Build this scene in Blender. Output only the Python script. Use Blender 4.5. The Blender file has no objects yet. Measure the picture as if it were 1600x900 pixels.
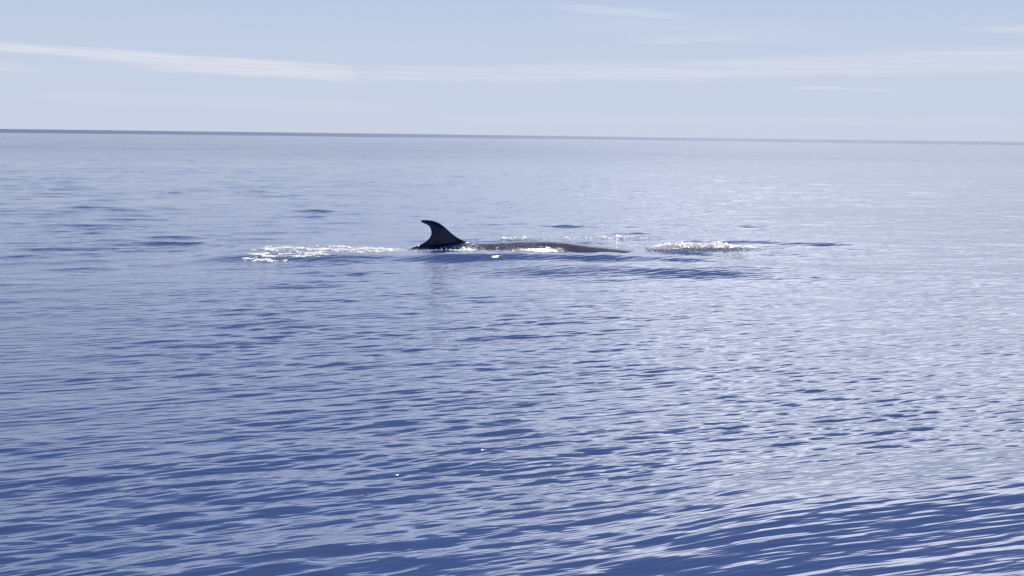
import bpy, bmesh, math, time
import numpy as np
from mathutils import Vector, Matrix

T0 = time.time()
SC = bpy.context.scene
COL = SC.collection
R = math.radians

# ------------------------------------------------------------------ camera
EYE = 2.03
cam_data = bpy.data.cameras.new('camera')
cam_data.sensor_width = 36.0
cam_data.lens = 33.75
cam_data.clip_start = 0.05
cam_data.clip_end = 60000
cam = bpy.data.objects.new('camera', cam_data)
COL.objects.link(cam)
cam.matrix_world = (Matrix.Translation((0, 0, EYE)) @ Matrix.Rotation(R(90 - 9.04), 4, 'X')
                    @ Matrix.Rotation(R(0.72), 4, 'Z'))
SC.camera = cam

# ------------------------------------------------------------------ sky, sun, exposure
SUN_EL, SUN_AZ = R(63), R(6.5)           # azimuth clockwise from +Y
world = bpy.data.worlds.new('World')
SC.world = world
world.use_nodes = True
NT = world.node_tree
NT.nodes.clear()


class G:
    """small helper that writes node maths as expressions"""
    def __init__(s, nt): s.nt = nt
    def node(s, t, **kw):
        n = s.nt.nodes.new(t)
        for k, v in kw.items(): setattr(n, k, v)
        return n
    def put(s, sock, v):
        if isinstance(v, bpy.types.NodeSocket): s.nt.links.new(v, sock)
        else: sock.default_value = v
    def m(s, op, a, b=None, c=None, clamp=False):
        n = s.node('ShaderNodeMath', operation=op, use_clamp=clamp)
        s.put(n.inputs[0], a)
        if b is not None: s.put(n.inputs[1], b)
        if c is not None: s.put(n.inputs[2], c)
        return n.outputs[0]
    def smooth(s, v, lo, hi, a=0.0, b=1.0):
        n = s.node('ShaderNodeMapRange', interpolation_type='SMOOTHSTEP')
        for k, q in zip(range(5), (v, lo, hi, a, b)): s.put(n.inputs[k], q)
        return n.outputs[0]
    def noise(s, vec, scale, detail=3.0, rough=0.5, dist=0.0):
        n = s.node('ShaderNodeTexNoise')
        s.put(n.inputs['Vector'], vec)
        n.inputs['Scale'].default_value = scale
        n.inputs['Detail'].default_value = detail
        n.inputs['Roughness'].default_value = rough
        n.inputs['Distortion'].default_value = dist
        return n.outputs['Fac']
    def xyz(s, x, y, z):
        n = s.node('ShaderNodeCombineXYZ')
        for k, q in enumerate((x, y, z)): s.put(n.inputs[k], q)
        return n.outputs[0]
    def split(s, v):
        n = s.node('ShaderNodeSeparateXYZ'); s.put(n.inputs[0], v)
        return n.outputs
    def mix(s, f, a, b, blend='MIX'):
        n = s.node('ShaderNodeMix', data_type='RGBA', blend_type=blend)
        s.put(n.inputs['Factor'], f); s.put(n.inputs['A'], a); s.put(n.inputs['B'], b)
        return n.outputs['Result']


g = G(NT)
sky = g.node('ShaderNodeTexSky', sky_type='NISHITA', sun_disc=False)
sky.sun_elevation = SUN_EL
sky.sun_rotation = SUN_AZ
sky.altitude = 0
sky.air_density = 0.75
sky.dust_density = 0.05
sky.ozone_density = 2.5
tc = g.node('ShaderNodeTexCoord')
dx, dy, dz = g.split(tc.outputs['Generated'])
az = g.m('ARCTAN2', dx, dy)                                   # 0 straight ahead, + to the right
el = g.m('ARCSINE', g.m('MINIMUM', g.m('MAXIMUM', dz, -1.0), 1.0))
# cirrus: wisps drawn out along the horizon, ragged by stretched noise
rag = g.noise(g.xyz(g.m('MULTIPLY', az, 9.0), g.m('MULTIPLY', el, 130.0), 3.1), 1.0, 5.0, 0.62)
rag2 = g.noise(g.xyz(g.m('MULTIPLY', az, 3.0), g.m('MULTIPLY', el, 22.0), 7.7), 1.0, 3.0, 0.5)
fib = g.noise(g.xyz(g.m('MULTIPLY', az, 7.0), g.m('ADD', g.m('MULTIPLY', el, 420.0), g.m('MULTIPLY', az, 9.0)), 5.5), 1.0, 4.0, 0.6)
elw = g.m('ADD', el, g.m('MULTIPLY', g.m('SUBTRACT', rag, 0.5), 0.014))
cover = None


def wisp(a0, a1, e0, e1, h0, h1, k, fade=0.06):
    """a streak from azimuth a0 to a1; its height above the horizon and its half thickness run from one value to the other"""
    global cover
    t = g.m('DIVIDE', g.m('SUBTRACT', az, a0), a1 - a0)
    ec = g.m('MULTIPLY_ADD', t, e1 - e0, e0)
    hh = g.m('MAXIMUM', g.m('MULTIPLY_ADD', t, h1 - h0, h0), 0.0004)
    d = g.m('DIVIDE', g.m('ABSOLUTE', g.m('SUBTRACT', elw, ec)), hh)
    body = g.smooth(d, 0.35, 1.15, 1.0, 0.0)
    ends = g.m('MULTIPLY', g.smooth(az, a0 - fade, a0 + fade), g.smooth(az, a1 - fade, a1 + fade, 1.0, 0.0))
    v = g.m('MULTIPLY', g.m('MULTIPLY', body, ends), g.m('MULTIPLY', g.smooth(fib, 0.34, 0.64, 0.40, 1.0), k))
    cover = v if cover is None else g.m('MAXIMUM', cover, v)


wisp(-0.53, -0.16, 0.0755, 0.058, 0.004, 0.010, 1.15, 0.03)
wisp(-0.36, -0.19, 0.064, 0.059, 0.008, 0.009, 0.95, 0.04)
wisp(-0.17, 0.60, 0.058, 0.077, 0.0085, 0.016, 0.64, 0.05)
wisp(0.13, 0.23, 0.096, 0.098, 0.004, 0.004, 0.5, 0.03)
wisp(0.05, 0.16, 0.127, 0.119, 0.004, 0.004, 0.30, 0.03)
wisp(0.44, 0.62, 0.100, 0.100, 0.004, 0.005, 0.8, 0.03)
wisp(0.275, 0.36, 0.049, 0.049, 0.0016, 0.0018, 1.0, 0.02)
wisp(-0.60, -0.46, 0.053, 0.055, 0.006, 0.004, 0.55, 0.03)
wisp(0.32, 0.75, 0.146, 0.142, 0.006, 0.010, 0.50, 0.05)
wisp(0.06, 0.30, 0.110, 0.100, 0.010, 0.014, 0.16, 0.06)
wisp(-0.03, 0.45, 0.016, 0.018, 0.005, 0.005, 0.20, 0.08)
wisp(-0.44, -0.15, 0.030, 0.026, 0.006, 0.006, 0.22, 0.06)
# bright cloud bank added overhead to lighten the sea's reflections, thicker to the right of the view
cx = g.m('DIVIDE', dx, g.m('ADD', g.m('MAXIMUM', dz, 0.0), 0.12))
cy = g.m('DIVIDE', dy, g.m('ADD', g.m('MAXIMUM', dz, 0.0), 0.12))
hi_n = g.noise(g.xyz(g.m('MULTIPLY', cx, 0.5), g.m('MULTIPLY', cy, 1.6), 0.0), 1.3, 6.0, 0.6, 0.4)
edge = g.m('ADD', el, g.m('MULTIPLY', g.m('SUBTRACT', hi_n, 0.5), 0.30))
added_bank = g.m('MULTIPLY', g.smooth(hi_n, 0.30, 0.60, 0.55, 1.0), g.m('MULTIPLY', g.smooth(el, 0.135, 0.20), g.smooth(edge, g.smooth(dx, -0.40, 0.25, 0.18, 0.31), 0.44, 1.0, 0.0)))
added_bank = g.m('MULTIPLY', added_bank, g.smooth(dx, -0.30, 0.30, 0.55, 1.0))
wisps_up = g.m('MULTIPLY', g.smooth(hi_n, 0.55, 0.8), g.smooth(el, 0.3, 0.5, 0.0, 0.35))  # the same kind of thin cloud over the rest of the sky
added_bank = g.m('MAXIMUM', added_bank, wisps_up)
cover = g.m('MAXIMUM', cover, added_bank)
# a summery milkiness low down takes the colour out of the sky near the horizon
milk = g.m('ADD', g.smooth(el, 0.0, 0.32, 0.50, 0.0), g.smooth(el, 0.05, 0.60, 0.42, 0.03))
clear = g.mix(milk, g.mix(1.0, sky.outputs[0], (1.04, 0.93, 1.0, 1), 'MULTIPLY'), (5.6, 6.3, 7.75, 1))
# cloud brightened towards the sun, the added bank bluer leftward to tint the reflections
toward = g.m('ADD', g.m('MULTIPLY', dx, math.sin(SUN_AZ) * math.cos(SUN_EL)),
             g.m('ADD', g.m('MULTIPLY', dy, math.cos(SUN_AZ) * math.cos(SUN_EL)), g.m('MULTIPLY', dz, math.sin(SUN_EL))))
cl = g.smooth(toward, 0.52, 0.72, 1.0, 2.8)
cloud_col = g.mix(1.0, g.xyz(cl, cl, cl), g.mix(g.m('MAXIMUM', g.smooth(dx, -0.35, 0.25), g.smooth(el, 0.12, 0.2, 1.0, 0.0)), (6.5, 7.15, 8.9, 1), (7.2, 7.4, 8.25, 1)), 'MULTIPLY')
bg = g.node('ShaderNodeBackground')
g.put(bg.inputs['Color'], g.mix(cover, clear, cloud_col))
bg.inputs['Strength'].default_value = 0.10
wo = g.node('ShaderNodeOutputWorld')
NT.links.new(bg.outputs[0], wo.inputs['Surface'])

sun_dir = Vector((math.sin(SUN_AZ) * math.cos(SUN_EL), math.cos(SUN_AZ) * math.cos(SUN_EL), math.sin(SUN_EL)))
ld = bpy.data.lights.new('sun', 'SUN')
ld.energy = 5.0
ld.angle = R(0.53)
ld.color = (1.0, 0.95, 0.88)
sun = bpy.data.objects.new('sun', ld)
COL.objects.link(sun)
sun.rotation_euler = sun_dir.to_track_quat('Z', 'Y').to_euler()

SC.view_settings.view_transform = 'Standard'
SC.view_settings.look = 'None'
SC.view_settings.exposure = 0.0
SC.view_settings.gamma = 1.0


# ------------------------------------------------------------------ numpy noise
def lattice(ix, iy, seed):
    h = (ix.astype(np.int64) * 374761393 + iy.astype(np.int64) * 668265263 + seed * 982451653) & 0xFFFFFFFF
    h = ((h ^ (h >> 13)) * 1274126177) & 0xFFFFFFFF
    return ((h ^ (h >> 16)) & 0xFFFF) / 65535.0


def vnoise(x, y, seed=0):
    ix, iy = np.floor(x), np.floor(y)
    fx, fy = x - ix, y - iy
    fx = fx * fx * (3 - 2 * fx); fy = fy * fy * (3 - 2 * fy)
    a, b = lattice(ix, iy, seed), lattice(ix + 1, iy, seed)
    c, d = lattice(ix, iy + 1, seed), lattice(ix + 1, iy + 1, seed)
    return (a * (1 - fx) + b * fx) * (1 - fy) + (c * (1 - fx) + d * fx) * fy


def fbm(x, y, seed=0, octaves=4, rough=0.55):
    s, a, n = 0, 1.0, 0
    for k in range(octaves):
        s = s + a * vnoise(x * 2 ** k + 17.3 * k, y * 2 ** k - 9.1 * k, seed + k); n += a; a *= rough
    return s / n


def sstep(v, lo, hi):
    t = np.clip((v - lo) / (hi - lo), 0, 1)
    return t * t * (3 - 2 * t)


# ------------------------------------------------------------------ the sea surface as a function of place
rng = np.random.default_rng(38)
# bands: count, wavelength range, crest angle (degrees, anticlockwise from +X), spread, rms slope, patch class
BANDS = [
    (90, 0.042, 0.13, 23, 9, 0.112, 0),
    (40, 0.05, 0.16, 4, 12, 0.060, 0),
    (46, 0.11, 0.34, 21, 11, 0.055, 1),
    (26, 0.13, 0.42, -4, 16, 0.032, 1),
    (44, 0.42, 1.3, 15, 18, 0.038, 2),
    (34, 1.2, 3.6, 12, 20, 0.015, 4),
    (12, 8.0, 45.0, 4, 16, 0.012, 3),
]
WAVES = []
for n, l0, l1, ang, spr, slope, cls in BANDS:
    lam = np.exp(rng.uniform(math.log(l0), math.log(l1), n))
    th = np.radians(rng.normal(ang, spr, n))
    k = 2 * math.pi / lam
    amp = slope * math.sqrt(2.0 / n) / k
    ph = rng.uniform(0, 2 * math.pi, n)
    for j in range(n):
        # crest runs along (cos th, sin th); the wave travels towards the boat
        WAVES.append((k[j] * math.sin(th[j]), -k[j] * math.cos(th[j]), k[j], amp[j], ph[j], lam[j], cls))


def row_step(y):
    return 0.00135 * np.maximum(y, 2.0) ** 1.35


WA = R(3)                                                    # the whale's heading, from +X
WX, WY = -1.18, 16.60                                        # its dorsal fin
ca, sa = math.cos(WA), math.sin(WA)


def whale_local(x, y):
    u, v = x - WX, y - WY
    return u * ca + v * sa, -u * sa + v * ca                  # along the body (head +), across (far side +)


def sea(x, y, step=None):
    """displacement of the calm point (x, y): three arrays"""
    if step is None: step = row_step(y)
    p0 = fbm(x / 5.0 + 3, y / 7.0 + 1, 5, 3)
    p1 = fbm(x / 2.3 + 8, y / 3.4 + 4, 9, 3)
    right = sstep(x / np.maximum(y, 3.0), -0.25, 0.6)           # smoother water over on that side
    m0 = (0.35 + 1.3 * sstep(p0, 0.3, 0.7)) * (1 - 0.42 * right)
    m1 = (0.55 + 0.9 * sstep(p1, 0.3, 0.7)) * (1 - 0.30 * right)
    u, v = whale_local(x, y)
    slick = 1 - 0.75 * np.exp(-((u - 1.2) / 3.2) ** 4 - ((v + 0.1) / 1.0) ** 4)
    calm = 1 - 0.62 * np.exp(-((u - 0.4) / 1.7) ** 4 - ((v + 3.0) / 2.2) ** 4)
    slick = slick * calm
    # a low swell running in close to the boat, its near face smooth
    q = y - 5.05 - 0.30 * (x - 1.8) + 0.4 * (p1 - 0.5)
    ext = (0.25 + 0.75 * sstep(x, 0.3, 1.5)) * (1 - sstep(np.abs(x - 2.0), 3.0, 6.0))
    slick = slick * (1 - 0.5 * ext * np.exp(-((q + 0.55) / 0.5) ** 2))
    mods = (m0 * slick, m1 * (0.4 + 0.6 * slick), m1 * (0.4 + 0.6 * slick) * (0.6 + 1.3 * sstep(y, 7.0, 20.0)), np.ones_like(x), (0.6 + 0.8 * p1) * (0.6 + 0.8 * sstep(y, 10.0, 40.0)) * (0.5 + 0.5 * slick))
    ox, oy, oz = np.zeros_like(x), np.zeros_like(x), 0.075 * ext * np.exp(-(q / 0.62) ** 2)
    for kx, ky, k, a, ph, lam, cls in WAVES:
        lam_y = 2 * math.pi / max(abs(ky), 1e-6)
        att = sstep(lam_y / step, 2.0, 3.2)
        if not att.any(): continue
        q = kx * x + ky * y + ph
        w = a * att * mods[cls]
        c = np.cos(q)
        oz += w * c
        ch = 0.72 if cls != 3 else 0.2
        s = np.sin(q) * w * (ch / k)
        ox -= s * kx; oy -= s * ky
    # water pushed about by the whale: a long swelling ridge on its near side, a mound over the tail, the bow
    wob = 0.16 * (fbm(x * 0.8, y * 0.4, 31, 3) - 0.5)
    r1 = np.exp(-np.abs((v + 1.32 + wob + 0.05 * u) / 0.36) ** 2.2)
    oz += 0.128 * r1 * sstep(u, -1.2, 0.1) * (1 - sstep(u, 3.4, 6.2))
    r2 = np.exp(-np.abs((v + 2.45 + wob * 2) / 0.6) ** 2.2)
    oz += 0.12 * r2 * sstep(u, -0.5, 2.0) * (1 - sstep(u, 4.0, 7.5))
    r3 = np.exp(-((u + 2.35) / 1.45) ** 4 - ((v + 0.85 + wob) / 0.85) ** 4)
    oz += 0.10 * r3
    r4 = np.exp(-((u - 4.6) / 1.2) ** 4 - ((v - 0.12) / 0.45) ** 2)
    oz += 0.07 * r4
    r5 = np.exp(-np.abs((v - 1.5 + wob) / 0.35) ** 2.2)
    oz += 0.05 * r5 * sstep(u, -2.0, 0.0) * (1 - sstep(u, 3.5, 7.0))
    r6 = np.exp(-((v + 0.78 + 0.5 * wob) / 0.30) ** 2) * sstep(u, -1.4, -0.6) * (1 - sstep(u, 2.6, 3.8))
    oz += 0.072 * r6 * (0.3 + 1.4 * fbm(u * 1.7, v * 1.2, 61, 3))
    r7 = np.exp(-np.abs((v - 1.25 - 0.06 * (u - 6) + wob) / 0.24) ** 2.2) * sstep(u, 4.6, 5.6) * (1 - sstep(u, 7.4, 9.6))
    oz += 0.05 * r7
    return ox, oy, oz


# ------------------------------------------------------------------ mesh helpers
def link_mesh(name, verts, faces, mat, smooth=True):
    me = bpy.data.meshes.new(name)
    verts = np.ascontiguousarray(verts, dtype=np.float32)
    faces = np.ascontiguousarray(faces, dtype=np.int32)
    k = faces.shape[1]
    me.vertices.add(len(verts)); me.vertices.foreach_set('co', verts.ravel())
    me.loops.add(faces.size); me.loops.foreach_set('vertex_index', faces.ravel())
    me.polygons.add(len(faces))
    me.polygons.foreach_set('loop_start', np.arange(0, faces.size, k, dtype=np.int32))
    me.polygons.foreach_set('use_smooth', np.full(len(faces), smooth))
    me.update(calc_edges=True); me.validate()
    me.materials.append(mat)
    o = bpy.data.objects.new(name, me)
    COL.objects.link(o)
    return o


def tag(o, label=None, cat=None, group=None, kind=None):
    for k, v in (('label', label), ('category', cat), ('group', group), ('kind', kind)):
        if v: o[k] = v
    return o


def material(name):
    m = bpy.data.materials.new(name)
    m.use_nodes = True
    gg = G(m.node_tree)
    b = m.node_tree.nodes['Principled BSDF']
    return m, gg, b


def bump(gg, b, height, strength, dist):
    n = gg.node('ShaderNodeBump')
    gg.put(n.inputs['Strength'], strength)
    n.inputs['Distance'].default_value = dist
    gg.put(n.inputs['Height'], height)
    gg.put(b.inputs['Normal'], n.outputs[0])
    return n


# ------------------------------------------------------------------ materials
def water_material():
    m, gg, b = material('sea_water')
    geo = gg.node('ShaderNodeNewGeometry')
    px, py, pz = gg.split(geo.outputs['Position'])
    # a breeze has roughened the water in a belt along the horizon, its near edge uneven
    wn = gg.noise(gg.xyz(gg.m('MULTIPLY', px, 0.0022), gg.m('MULTIPLY', py, 0.0010), 1.7), 1.0, 3.0, 0.55)
    belt = gg.smooth(gg.m('MULTIPLY', py, gg.m('ADD', wn, 0.5)), 420.0, 620.0)
    belt = gg.m('MULTIPLY', belt, gg.smooth(px, -600.0, 900.0, 1.0, 0.72))
    b.inputs['Base Color'].default_value = (0.006, 0.024, 0.110, 1)
    gg.put(b.inputs['IOR'], gg.m('MULTIPLY_ADD', belt, -0.27, 1.6))
    ripple_far = gg.smooth(py, 18.0, 120.0)
    ro = gg.m('ADD', gg.m('MULTIPLY_ADD', ripple_far, 0.07, 0.025), gg.m('MULTIPLY', belt, 0.22))
    gg.put(b.inputs['Roughness'], ro)
    # finest ripples, crests lying like those of the modelled waves
    a = R(17)
    def along(ax, ay, w):
        u = gg.m('ADD', gg.m('MULTIPLY', px, math.cos(a) * ax), gg.m('MULTIPLY', py, math.sin(a) * ax))
        v = gg.m('ADD', gg.m('MULTIPLY', px, -math.sin(a) * ay), gg.m('MULTIPLY', py, math.cos(a) * ay))
        return gg.xyz(u, v, w)
    n1 = gg.noise(along(1.6, 17.0, 0.0), 1.0, 2.0, 0.5)
    n2 = gg.noise(along(0.55, 1.5, 4.0), 1.0, 4.0, 0.6)
    h = gg.m('ADD', gg.m('MULTIPLY', n1, 0.012), gg.m('MULTIPLY', gg.m('MULTIPLY', n2, ripple_far), 0.20))
    bp = bump(gg, b, h, 1.0, 1.0)
    # extra mirror share on top of the plain water reflection
    gl = gg.node('ShaderNodeBsdfGlossy', distribution='GGX')
    gl.inputs['Color'].default_value = (1, 1, 1, 1)
    gg.put(gl.inputs['Roughness'], ro); gg.put(gl.inputs['Normal'], bp.outputs[0])
    mx = gg.node('ShaderNodeMixShader'); gg.put(mx.inputs[0], gg.m('MULTIPLY_ADD', belt, -0.26, 0.28))
    gg.put(mx.inputs[1], b.outputs[0]); gg.put(mx.inputs[2], gl.outputs[0])
    gg.put(m.node_tree.nodes['Material Output'].inputs['Surface'], mx.outputs[0])
    return m


def skin_material():
    m, gg, b = material('wet_whale_skin')
    tcn = gg.node('ShaderNodeTexCoord')
    ox, oy, oz = gg.split(tcn.outputs['Object'])
    n = gg.noise(tcn.outputs['Object'], 2.2, 5.0, 0.6)
    back = gg.mix(gg.smooth(n, 0.35, 0.7), (0.036, 0.038, 0.062, 1), (0.056, 0.057, 0.086, 1))
    fin = gg.mix(gg.smooth(n, 0.35, 0.7), (0.003, 0.007, 0.040, 1), (0.005, 0.010, 0.050, 1))
    gg.put(b.inputs['Base Color'], gg.mix(gg.smooth(gg.m('SUBTRACT', ox, gg.m('MULTIPLY', oz, 0.8)), 0.05, 0.75), fin, back))  # fin's backlit shade and the back's sky sheen painted into one skin
    b.inputs['Roughness'].default_value = 0.10
    b.inputs['IOR'].default_value = 1.33
    # water still running off behind the head breaks the shine up; further forward it lies smooth
    f = gg.noise(gg.xyz(gg.m('MULTIPLY', ox, 12.0), gg.m('MULTIPLY', oy, 22.0), gg.m('MULTIPLY', oz, 22.0)), 1.0, 3.0, 0.6)
    f = gg.smooth(f, 0.56, 0.72)
    bump(gg, b, f, gg.m('MULTIPLY', gg.smooth(ox, 1.1, 1.8, 1.0, 0.15), gg.smooth(oz, 0.13, 0.20, 1.0, 0.04)), 0.008)
    return m


def foam_material():
    m, gg, b = material('white_foam')
    tcn = gg.node('ShaderNodeTexCoord')
    n = gg.noise(tcn.outputs['Object'], 14.0, 4.0, 0.65)
    gg.put(b.inputs['Base Color'], gg.mix(gg.smooth(n, 0.35, 0.6), (0.86, 0.88, 0.89, 1), (0.94, 0.94, 0.93, 1)))
    b.inputs['Roughness'].default_value = 0.13
    bump(gg, b, gg.noise(tcn.outputs['Object'], 60.0, 2.0, 0.6), 0.6, 0.01)
    # bubbles let the light through
    tr = gg.node('ShaderNodeBsdfTranslucent'); tr.inputs['Color'].default_value = (0.93, 0.94, 0.94, 1)
    mx = gg.node('ShaderNodeMixShader'); mx.inputs[0].default_value = 0.22
    gg.put(mx.inputs[1], b.outputs[0]); gg.put(mx.inputs[2], tr.outputs[0])
    gg.put(m.node_tree.nodes['Material Output'].inputs['Surface'], mx.outputs[0])
    return m


WATER, SKIN, FOAM = water_material(), skin_material(), foam_material()


# ------------------------------------------------------------------ the sea: one sheet to the horizon
def build_sea():
    ys = [-4000., -1200., -400., -150., -60., -25., -10., -4., -1., 0.3, 1.2, 1.8, 2.3]
    y = 2.6
    while y < 26000:
        ys.append(y)
        y += float(row_step(np.array(y)))
    ys = np.array(ys)
    s_in = np.linspace(-0.68, 0.68, 600)
    s_out = 0.68 + np.cumsum(np.linspace(0.004, 0.06, 22))
    s = np.concatenate([-s_out[::-1], s_in, s_out])
    half = np.where(ys > 0, ys + 1.2, np.maximum(1.2, -ys))
    X = s[None, :] * half[:, None]
    Y = np.repeat(ys[:, None], len(s), 1)
    st = np.repeat(np.maximum(np.gradient(ys), row_step(ys))[:, None], len(s), 1)
    ox, oy, oz = sea(X.ravel(), Y.ravel(), st.ravel())
    V = np.stack([X.ravel() + ox, Y.ravel() + oy, oz], 1)
    nr, nc = X.shape
    i = (np.arange(nr - 1)[:, None] * nc + np.arange(nc - 1)[None, :]).ravel()
    F = np.stack([i, i + 1, i + nc + 1, i + nc], 1)
    o = link_mesh('sea', V, F, WATER)
    tag(o, 'rippled blue sea stretching to the horizon', None, None, 'structure')
    print('sea', nr, nc, nr * nc, time.time() - T0)


build_sea()


# ------------------------------------------------------------------ the whale: one skin, fin and all
BODY = {}


def build_whale():
    # stations along the body: distance from the fin, height of the ridge, half width, half height
    ST = [(-6.2, -1.05, 0.55, 0.03), (-5.9, -0.95, 0.95, 0.05), (-5.5, -0.85, 0.60, 0.08), (-5.1, -0.72, 0.17, 0.16),
          (-4.2, -0.50, 0.18, 0.26), (-3.2, -0.28, 0.27, 0.38), (-2.2, -0.20, 0.42, 0.52), (-1.3, -0.07, 0.58, 0.66),
          (-0.6, 0.030, 0.68, 0.76), (0.0, 0.105, 0.75, 0.82), (0.7, 0.140, 0.82, 0.88), (1.4, 0.160, 0.88, 0.92),
          (2.0, 0.150, 0.92, 0.95), (2.6, 0.078, 0.94, 0.96), (3.2, 0.012, 0.94, 0.95), (3.8, -0.06, 0.92, 0.92),
          (4.6, -0.18, 0.86, 0.84), (5.4, -0.27, 0.74, 0.70), (6.2, -0.30, 0.55, 0.50), (6.9, -0.42, 0.30, 0.28), (7.2, -0.52, 0.10, 0.10)]
    ST = np.array(ST)
    us = np.concatenate([np.linspace(-6.2, -2.2, 24)[:-1], np.linspace(-2.2, 4.6, 90)[:-1], np.linspace(4.6, 7.2, 22)])
    NS = 48
    def spline(col):
        x, y = ST[:, 0], ST[:, col]
        m = np.gradient(y, x)
        k = np.clip(np.searchsorted(x, us) - 1, 0, len(x) - 2)
        h = x[k + 1] - x[k]; t = (us - x[k]) / h
        return ((2 * t**3 - 3 * t**2 + 1) * y[k] + (t**3 - 2 * t**2 + t) * h * m[k]
                + (-2 * t**3 + 3 * t**2) * y[k + 1] + (t**3 - t**2) * h * m[k + 1])
    top, hw, hh = spline(1), spline(2), spline(3)
    BODY.update(us=us, top=top, hw=hw, hh=hh)
    bm = bmesh.new()
    rings = []
    for u, t, w, h in zip(us, top, hw, hh):
        ring = []
        for j in range(NS):
            a = 2 * math.pi * j / NS
            c, s = math.cos(a), math.sin(a)
            ring.append(bm.verts.new((u, w * c, t - h + h * math.copysign(abs(s) ** 0.94, s))))
        rings.append(ring)
    for r0, r1 in zip(rings, rings[1:]):
        for j in range(NS):
            bm.faces.new((r0[j], r1[j], r1[(j + 1) % NS], r0[(j + 1) % NS]))
    bm.faces.new(rings[0]); bm.faces.new(rings[-1][::-1])
    bmesh.ops.recalc_face_normals(bm, faces=bm.faces)
    body = bpy.data.meshes.new('whale'); bm.to_mesh(body); bm.free()

    # the fin: hooked outline, trailing and leading edge sampled at matching heights, lens-shaped across
    lead = [(-1.575, .560), (-1.529, .567), (-1.486, .560), (-1.430, .557), (-1.382, .550), (-1.298, .521), (-1.220, .478), (-1.143, .412),
            (-1.066, .340), (-.988, .278), (-.894, .222), (-.790, .185), (-.640, .156), (-.45, .12), (-.25, .02), (-.15, -.10)]
    trail = [(-1.592, .540), (-1.562, .517), (-1.528, .503), (-1.477, .483), (-1.445, .460), (-1.426, .431), (-1.407, .371), (-1.412, .303),
             (-1.441, .25), (-1.494, .195), (-1.572, .150), (-1.649, .116), (-1.76, .075), (-1.85, .02), (-1.90, -.04), (-1.92, -.12)]
    def resample(p, n=64):
        p = np.array(p); d = np.concatenate([[0], np.cumsum(np.hypot(*np.diff(p, axis=0).T))])
        t = np.linspace(0, d[-1], n)
        q = np.stack([np.interp(t, d, p[:, 0]), np.interp(t, d, p[:, 1])], 1)
        for _ in range(2):
            q[1:-1] = 0.25 * q[:-2] + 0.5 * q[1:-1] + 0.25 * q[2:]
        return q
    L, Tr = resample(lead), resample(trail)
    NC = 15
    bm = bmesh.new()
    rows = []
    for k in range(len(L)):
        a, b = Tr[k], L[k]
        chord = math.hypot(*(b - a))
        z = (a[1] + b[1]) / 2
        th = min(0.5 * (0.010 + 0.075 * chord + 0.10 * max(0.0, 0.16 - z)), 0.09)
        ring = []
        for j in range(2 * NC):
            s = j / NC if j <= NC else (2 * NC - j) / NC
            side = 0 if j in (0, NC) else (1 if j < NC else -1)
            t = 0.5 - 0.5 * math.cos(math.pi * s)
            yv = side * th * (math.sin(math.pi * t) ** 0.62) * (0.82 + 0.36 * t)
            p = a + (b - a) * t
            lean = 0.03 * max(0.0, p[1] - 0.42) / 0.12
            ring.append(bm.verts.new((p[0] - WX, yv + lean, p[1] - 0.042)))
        rows.append(ring)
    n2 = 2 * NC
    for r0, r1 in zip(rows, rows[1:]):
        for j in range(n2):
            bm.faces.new((r0[j], r0[(j + 1) % n2], r1[(j + 1) % n2], r1[j]))
    bm.faces.new(rows[0][::-1]); bm.faces.new(rows[-1])
    bmesh.ops.recalc_face_normals(bm, faces=bm.faces)
    fin = bpy.data.meshes.new('fin_blank'); bm.to_mesh(fin); bm.free()

    ob = bpy.data.objects.new('whale', body); COL.objects.link(ob)
    of = bpy.data.objects.new('fin_blank', fin); COL.objects.link(of)
    mod = ob.modifiers.new('weld', 'BOOLEAN'); mod.operation = 'UNION'; mod.object = of; mod.solver = 'EXACT'
    dg = bpy.context.evaluated_depsgraph_get()
    me = bpy.data.meshes.new_from_object(ob.evaluated_get(dg))
    ob.modifiers.clear()
    bpy.data.objects.remove(of)
    bm = bmesh.new(); bm.from_mesh(me)
    # soften the seam between back and fin
    seam = [v for v in bm.verts if -0.9 < v.co.x < 1.2 and v.co.z > 0.0 and abs(v.co.y) < 0.2 and v.co.z < 0.17]
    for _ in range(6):
        bmesh.ops.smooth_vert(bm, verts=seam, factor=0.5, use_axis_x=False, use_axis_y=True, use_axis_z=True)
    for f in bm.faces: f.smooth = True
    bm.to_mesh(me); bm.free()
    me.name = 'whale'
    me.materials.clear(); me.materials.append(SKIN)
    ob.data = me
    ob.location = (WX, WY, 0.042)
    ob.rotation_euler = (0, R(-0.4), WA)
    tag(ob, 'dark grey whale surfacing with hooked dorsal fin and wet glinting back', 'whale')
    BODY['matrix'] = ob.matrix_basis.copy()
    print('whale', len(me.vertices), time.time() - T0)


build_whale()


# ------------------------------------------------------------------ foam and spray
ICO = bmesh.new(); bmesh.ops.create_icosphere(ICO, subdivisions=1, radius=1.0)
ICO_V = np.array([v.co[:] for v in ICO.verts]); ICO_F = np.array([[v.index for v in f.verts] for f in ICO.faces]); ICO.free()


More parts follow.
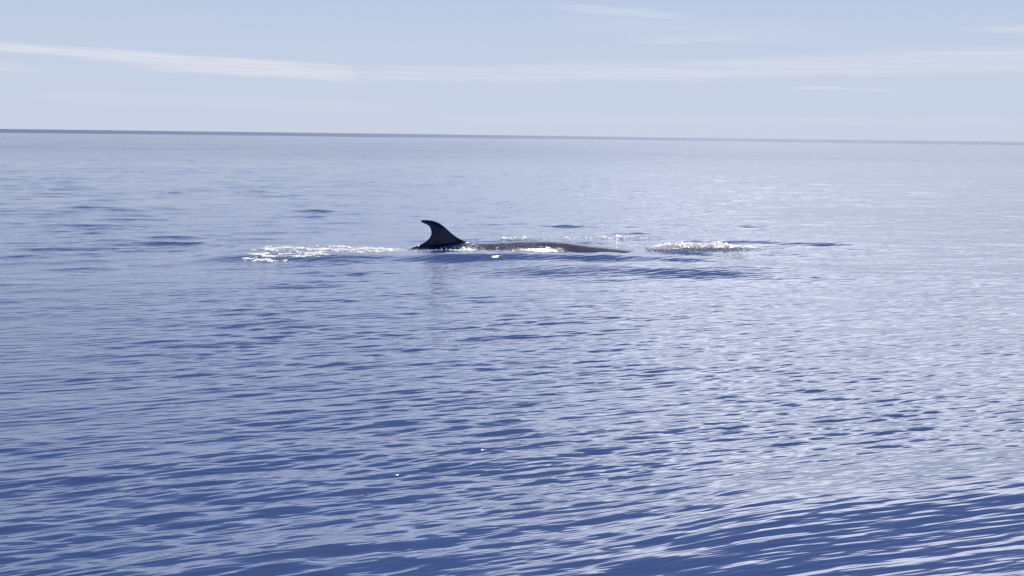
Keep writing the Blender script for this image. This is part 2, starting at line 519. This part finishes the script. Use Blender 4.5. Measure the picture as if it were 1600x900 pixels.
def foam_bits(u0, u1, v0, v1, mask, thr, height, seed, du=0.02, dv=0.03, sc=(3.0, 6.0)):
    """a lacy sheet over the part of the rectangle (whale coordinates) where noise times mask passes thr"""
    nu, nv = int((u1 - u0) / du) + 1, int((v1 - v0) / dv) + 1
    U, Vv = np.meshgrid(np.linspace(u0, u1, nu), np.linspace(v0, v1, nv))
    x = WX + U * ca - Vv * sa; y = WY + U * sa + Vv * ca
    f = 0.50 * fbm(U * sc[0], Vv * sc[1], seed, 4, 0.6) + 0.50 * fbm(U * sc[0] * 3.1, Vv * sc[1] * 2.6, seed + 40, 3, 0.6)
    f = 0.5 + 1.5 * (f - 0.5)
    val = f * mask(U, Vv) - thr
    ox, oy, oz = sea(x.ravel(), y.ravel())
    lump = 0.5 + fbm(U * 14, Vv * 20, seed + 7, 2)
    lift = np.clip(val, -0.05, None) * height * lump
    V = np.stack([x.ravel() + ox, y.ravel() + oy, oz + 0.004 + lift.ravel()], 1)
    ok = val > -0.012
    q = ok[:-1, :-1] & ok[1:, :-1] & ok[:-1, 1:] & ok[1:, 1:]
    i = (np.arange(nv - 1)[:, None] * nu + np.arange(nu - 1)[None, :])[q]
    F = np.concatenate([np.stack([i, i + 1, i + nu + 1], 1), np.stack([i, i + nu + 1, i + nu], 1)])
    return V, F


def drops(u, v, z, r, squash=1.0):
    x = WX + u * ca - v * sa; y = WY + u * sa + v * ca
    ox, oy, oz = sea(x, y)
    c = np.stack([x + ox, y + oy, oz + z], 1)
    rr = np.stack([r * 1.25, r, r * squash], 1)
    V = (c[:, None, :] + ICO_V[None] * rr[:, None, :]).reshape(-1, 3)
    F = (ICO_F[None] + (np.arange(len(u)) * len(ICO_V))[:, None, None]).reshape(-1, 3)
    return V, F


def join(parts):
    Vs, Fs, n = [], [], 0
    for V, F in parts:
        Vs.append(V); Fs.append(F + n); n += len(V)
    V, F = np.concatenate(Vs), np.concatenate(Fs)
    used = np.unique(F); remap = np.zeros(len(V), int); remap[used] = np.arange(len(used))
    return V[used], remap[F]


fr = np.random.default_rng(5)
# churned water left behind over the tail
def mask_tail(u, v):
    c = -0.72 + 0.32 * (u + 2.0)
    w = 1.10 * (1 - 0.5 * sstep(u, -2.2, -0.4))
    return 1.15 * np.exp(-((v - c) / w) ** 4) * sstep(u, -3.55, -2.9) * (1 - 0.30 * sstep(u, -0.9, 0.3))
n = 420
u = fr.uniform(-3.2, -0.2, n); v = -0.55 + 0.28 * (u + 2) + fr.normal(-0.1, 0.33, n)
V, F = join([foam_bits(-3.8, 0.3, -2.3, 1.1, mask_tail, 0.52, 0.06, 3, 0.016, 0.024, (2.4, 8.0)),
             drops(u, v, fr.uniform(0.0, 0.04, n), fr.uniform(0.004, 0.012, n), 0.7)])
tag(link_mesh('sea_foam', V, F, FOAM), 'wide patch of white churned foam trailing behind the fin', None, 'foam around the whale', 'stuff')

# white water thrown up ahead, where the head slides under
def mask_head(u, v):
    c = 0.05 + 0.13 * (u - 3.6)
    w = 0.24 + 0.05 * (u - 3.6)
    return 1.25 * np.exp(-((v - c) / w) ** 4) * sstep(u, 3.45, 3.75) * (1 - sstep(u, 4.9, 6.2))
n = 3000
u = 3.55 + 2.2 * fr.beta(1.3, 1.8, n); v = 0.05 + 0.13 * (u - 3.6) + fr.normal(0, 0.12, n)
hz = 0.055 * np.exp(-((u - 4.3) / 0.7) ** 2)
V, F = join([foam_bits(3.3, 6.4, -0.5, 1.1, mask_head, 0.39, 0.12, 13, 0.016, 0.022, (4.0, 7.0)),
             drops(u, v, fr.uniform(0, 1, n) ** 1.5 * hz + 0.003, fr.uniform(0.005, 0.013, n), 0.7)])
tag(link_mesh('splash', V, F, FOAM), 'white splash breaking beyond the tapering end of the back', None, 'foam around the whale', 'stuff')

# bubbles and flecks round the fin; those on the near side also imitate sun sparkle
n = 520
u = np.concatenate([fr.uniform(-0.55, 1.9, 330), fr.normal(0.42, 0.16, 190)])
v = np.concatenate([fr.normal(-0.48, 0.10, 330), fr.normal(-0.45, 0.12, 190)])
def mask_side(u, v):
    return np.exp(-((v + 0.50) / 0.16) ** 4) * (sstep(u, -0.8, -0.4) * (1 - sstep(u, 0.7, 2.2)) + 0.5 * np.exp(-((u - 0.42) / 0.25) ** 2))
V, F = join([foam_bits(-0.9, 2.4, -0.9, 0.0, mask_side, 0.50, 0.09, 23, 0.016, 0.022, (5, 8)),
             drops(u, v, fr.uniform(0.0, 0.03, n), fr.uniform(0.005, 0.014, n), 0.8)])
tag(link_mesh('sea_foam', V, F, FOAM), 'line of white flecks along the waterline below the fin', None, 'foam around the whale', 'stuff')

# white flecks lying on the wet back itself in place of sun glints
n = 620
u = np.concatenate([fr.uniform(-0.5, 1.5, 300), fr.normal(0.47, 0.08, 170), fr.uniform(0.5, 2.2, 150)])
w = np.interp(u, BODY['us'], BODY['hw']); h = np.interp(u, BODY['us'], BODY['hh']); t = np.interp(u, BODY['us'], BODY['top'])
v = -w * np.sin(np.radians(np.concatenate([fr.normal(32, 7, 300), fr.normal(27, 9, 170), fr.normal(36, 3, 150)])))
z = t - h + h * np.sqrt(np.clip(1 - (v / w) ** 2, 0, 1))
M = np.array(BODY['matrix'])
c = np.stack([u, v, z], 1) @ M[:3, :3].T + M[:3, 3]
r = np.concatenate([fr.uniform(0.003, 0.011, 300), fr.uniform(0.006, 0.016, 170), fr.uniform(0.003, 0.010, 150)])
V = (c[:, None, :] + ICO_V[None] * np.stack([r * 1.6, r * 1.6, r * 0.6], 1)[:, None, :]).reshape(-1, 3)
F = (ICO_F[None] + (np.arange(n) * len(ICO_V))[:, None, None]).reshape(-1, 3)
tag(link_mesh('glint_flecks', V, F, FOAM), 'white flecks standing in for sun sparkles on the wet back right of the fin', None, 'foam around the whale', 'stuff')

# thin broken line of foam on the far side of the back
def mask_far(u, v):
    return 1.05 * np.exp(-((v - 1.55 - 0.1 * (u - 2)) / 0.13) ** 2) * sstep(u, 0.3, 1.2) * (1 - sstep(u, 3.6, 4.6))
n = 60
u = fr.uniform(0.4, 4.2, n); v = 1.55 + 0.1 * (u - 2) + fr.normal(0, 0.08, n)
V, F = join([foam_bits(0.2, 4.7, 1.0, 2.2, mask_far, 0.50, 0.2, 33),
             drops(u, v, fr.uniform(0.0, 0.03, n), fr.uniform(0.006, 0.018, n), 0.5)])
tag(link_mesh('sea_foam', V, F, FOAM), 'thin broken foam line on the water beyond the back', None, 'foam around the whale', 'stuff')
print('done', time.time() - T0)
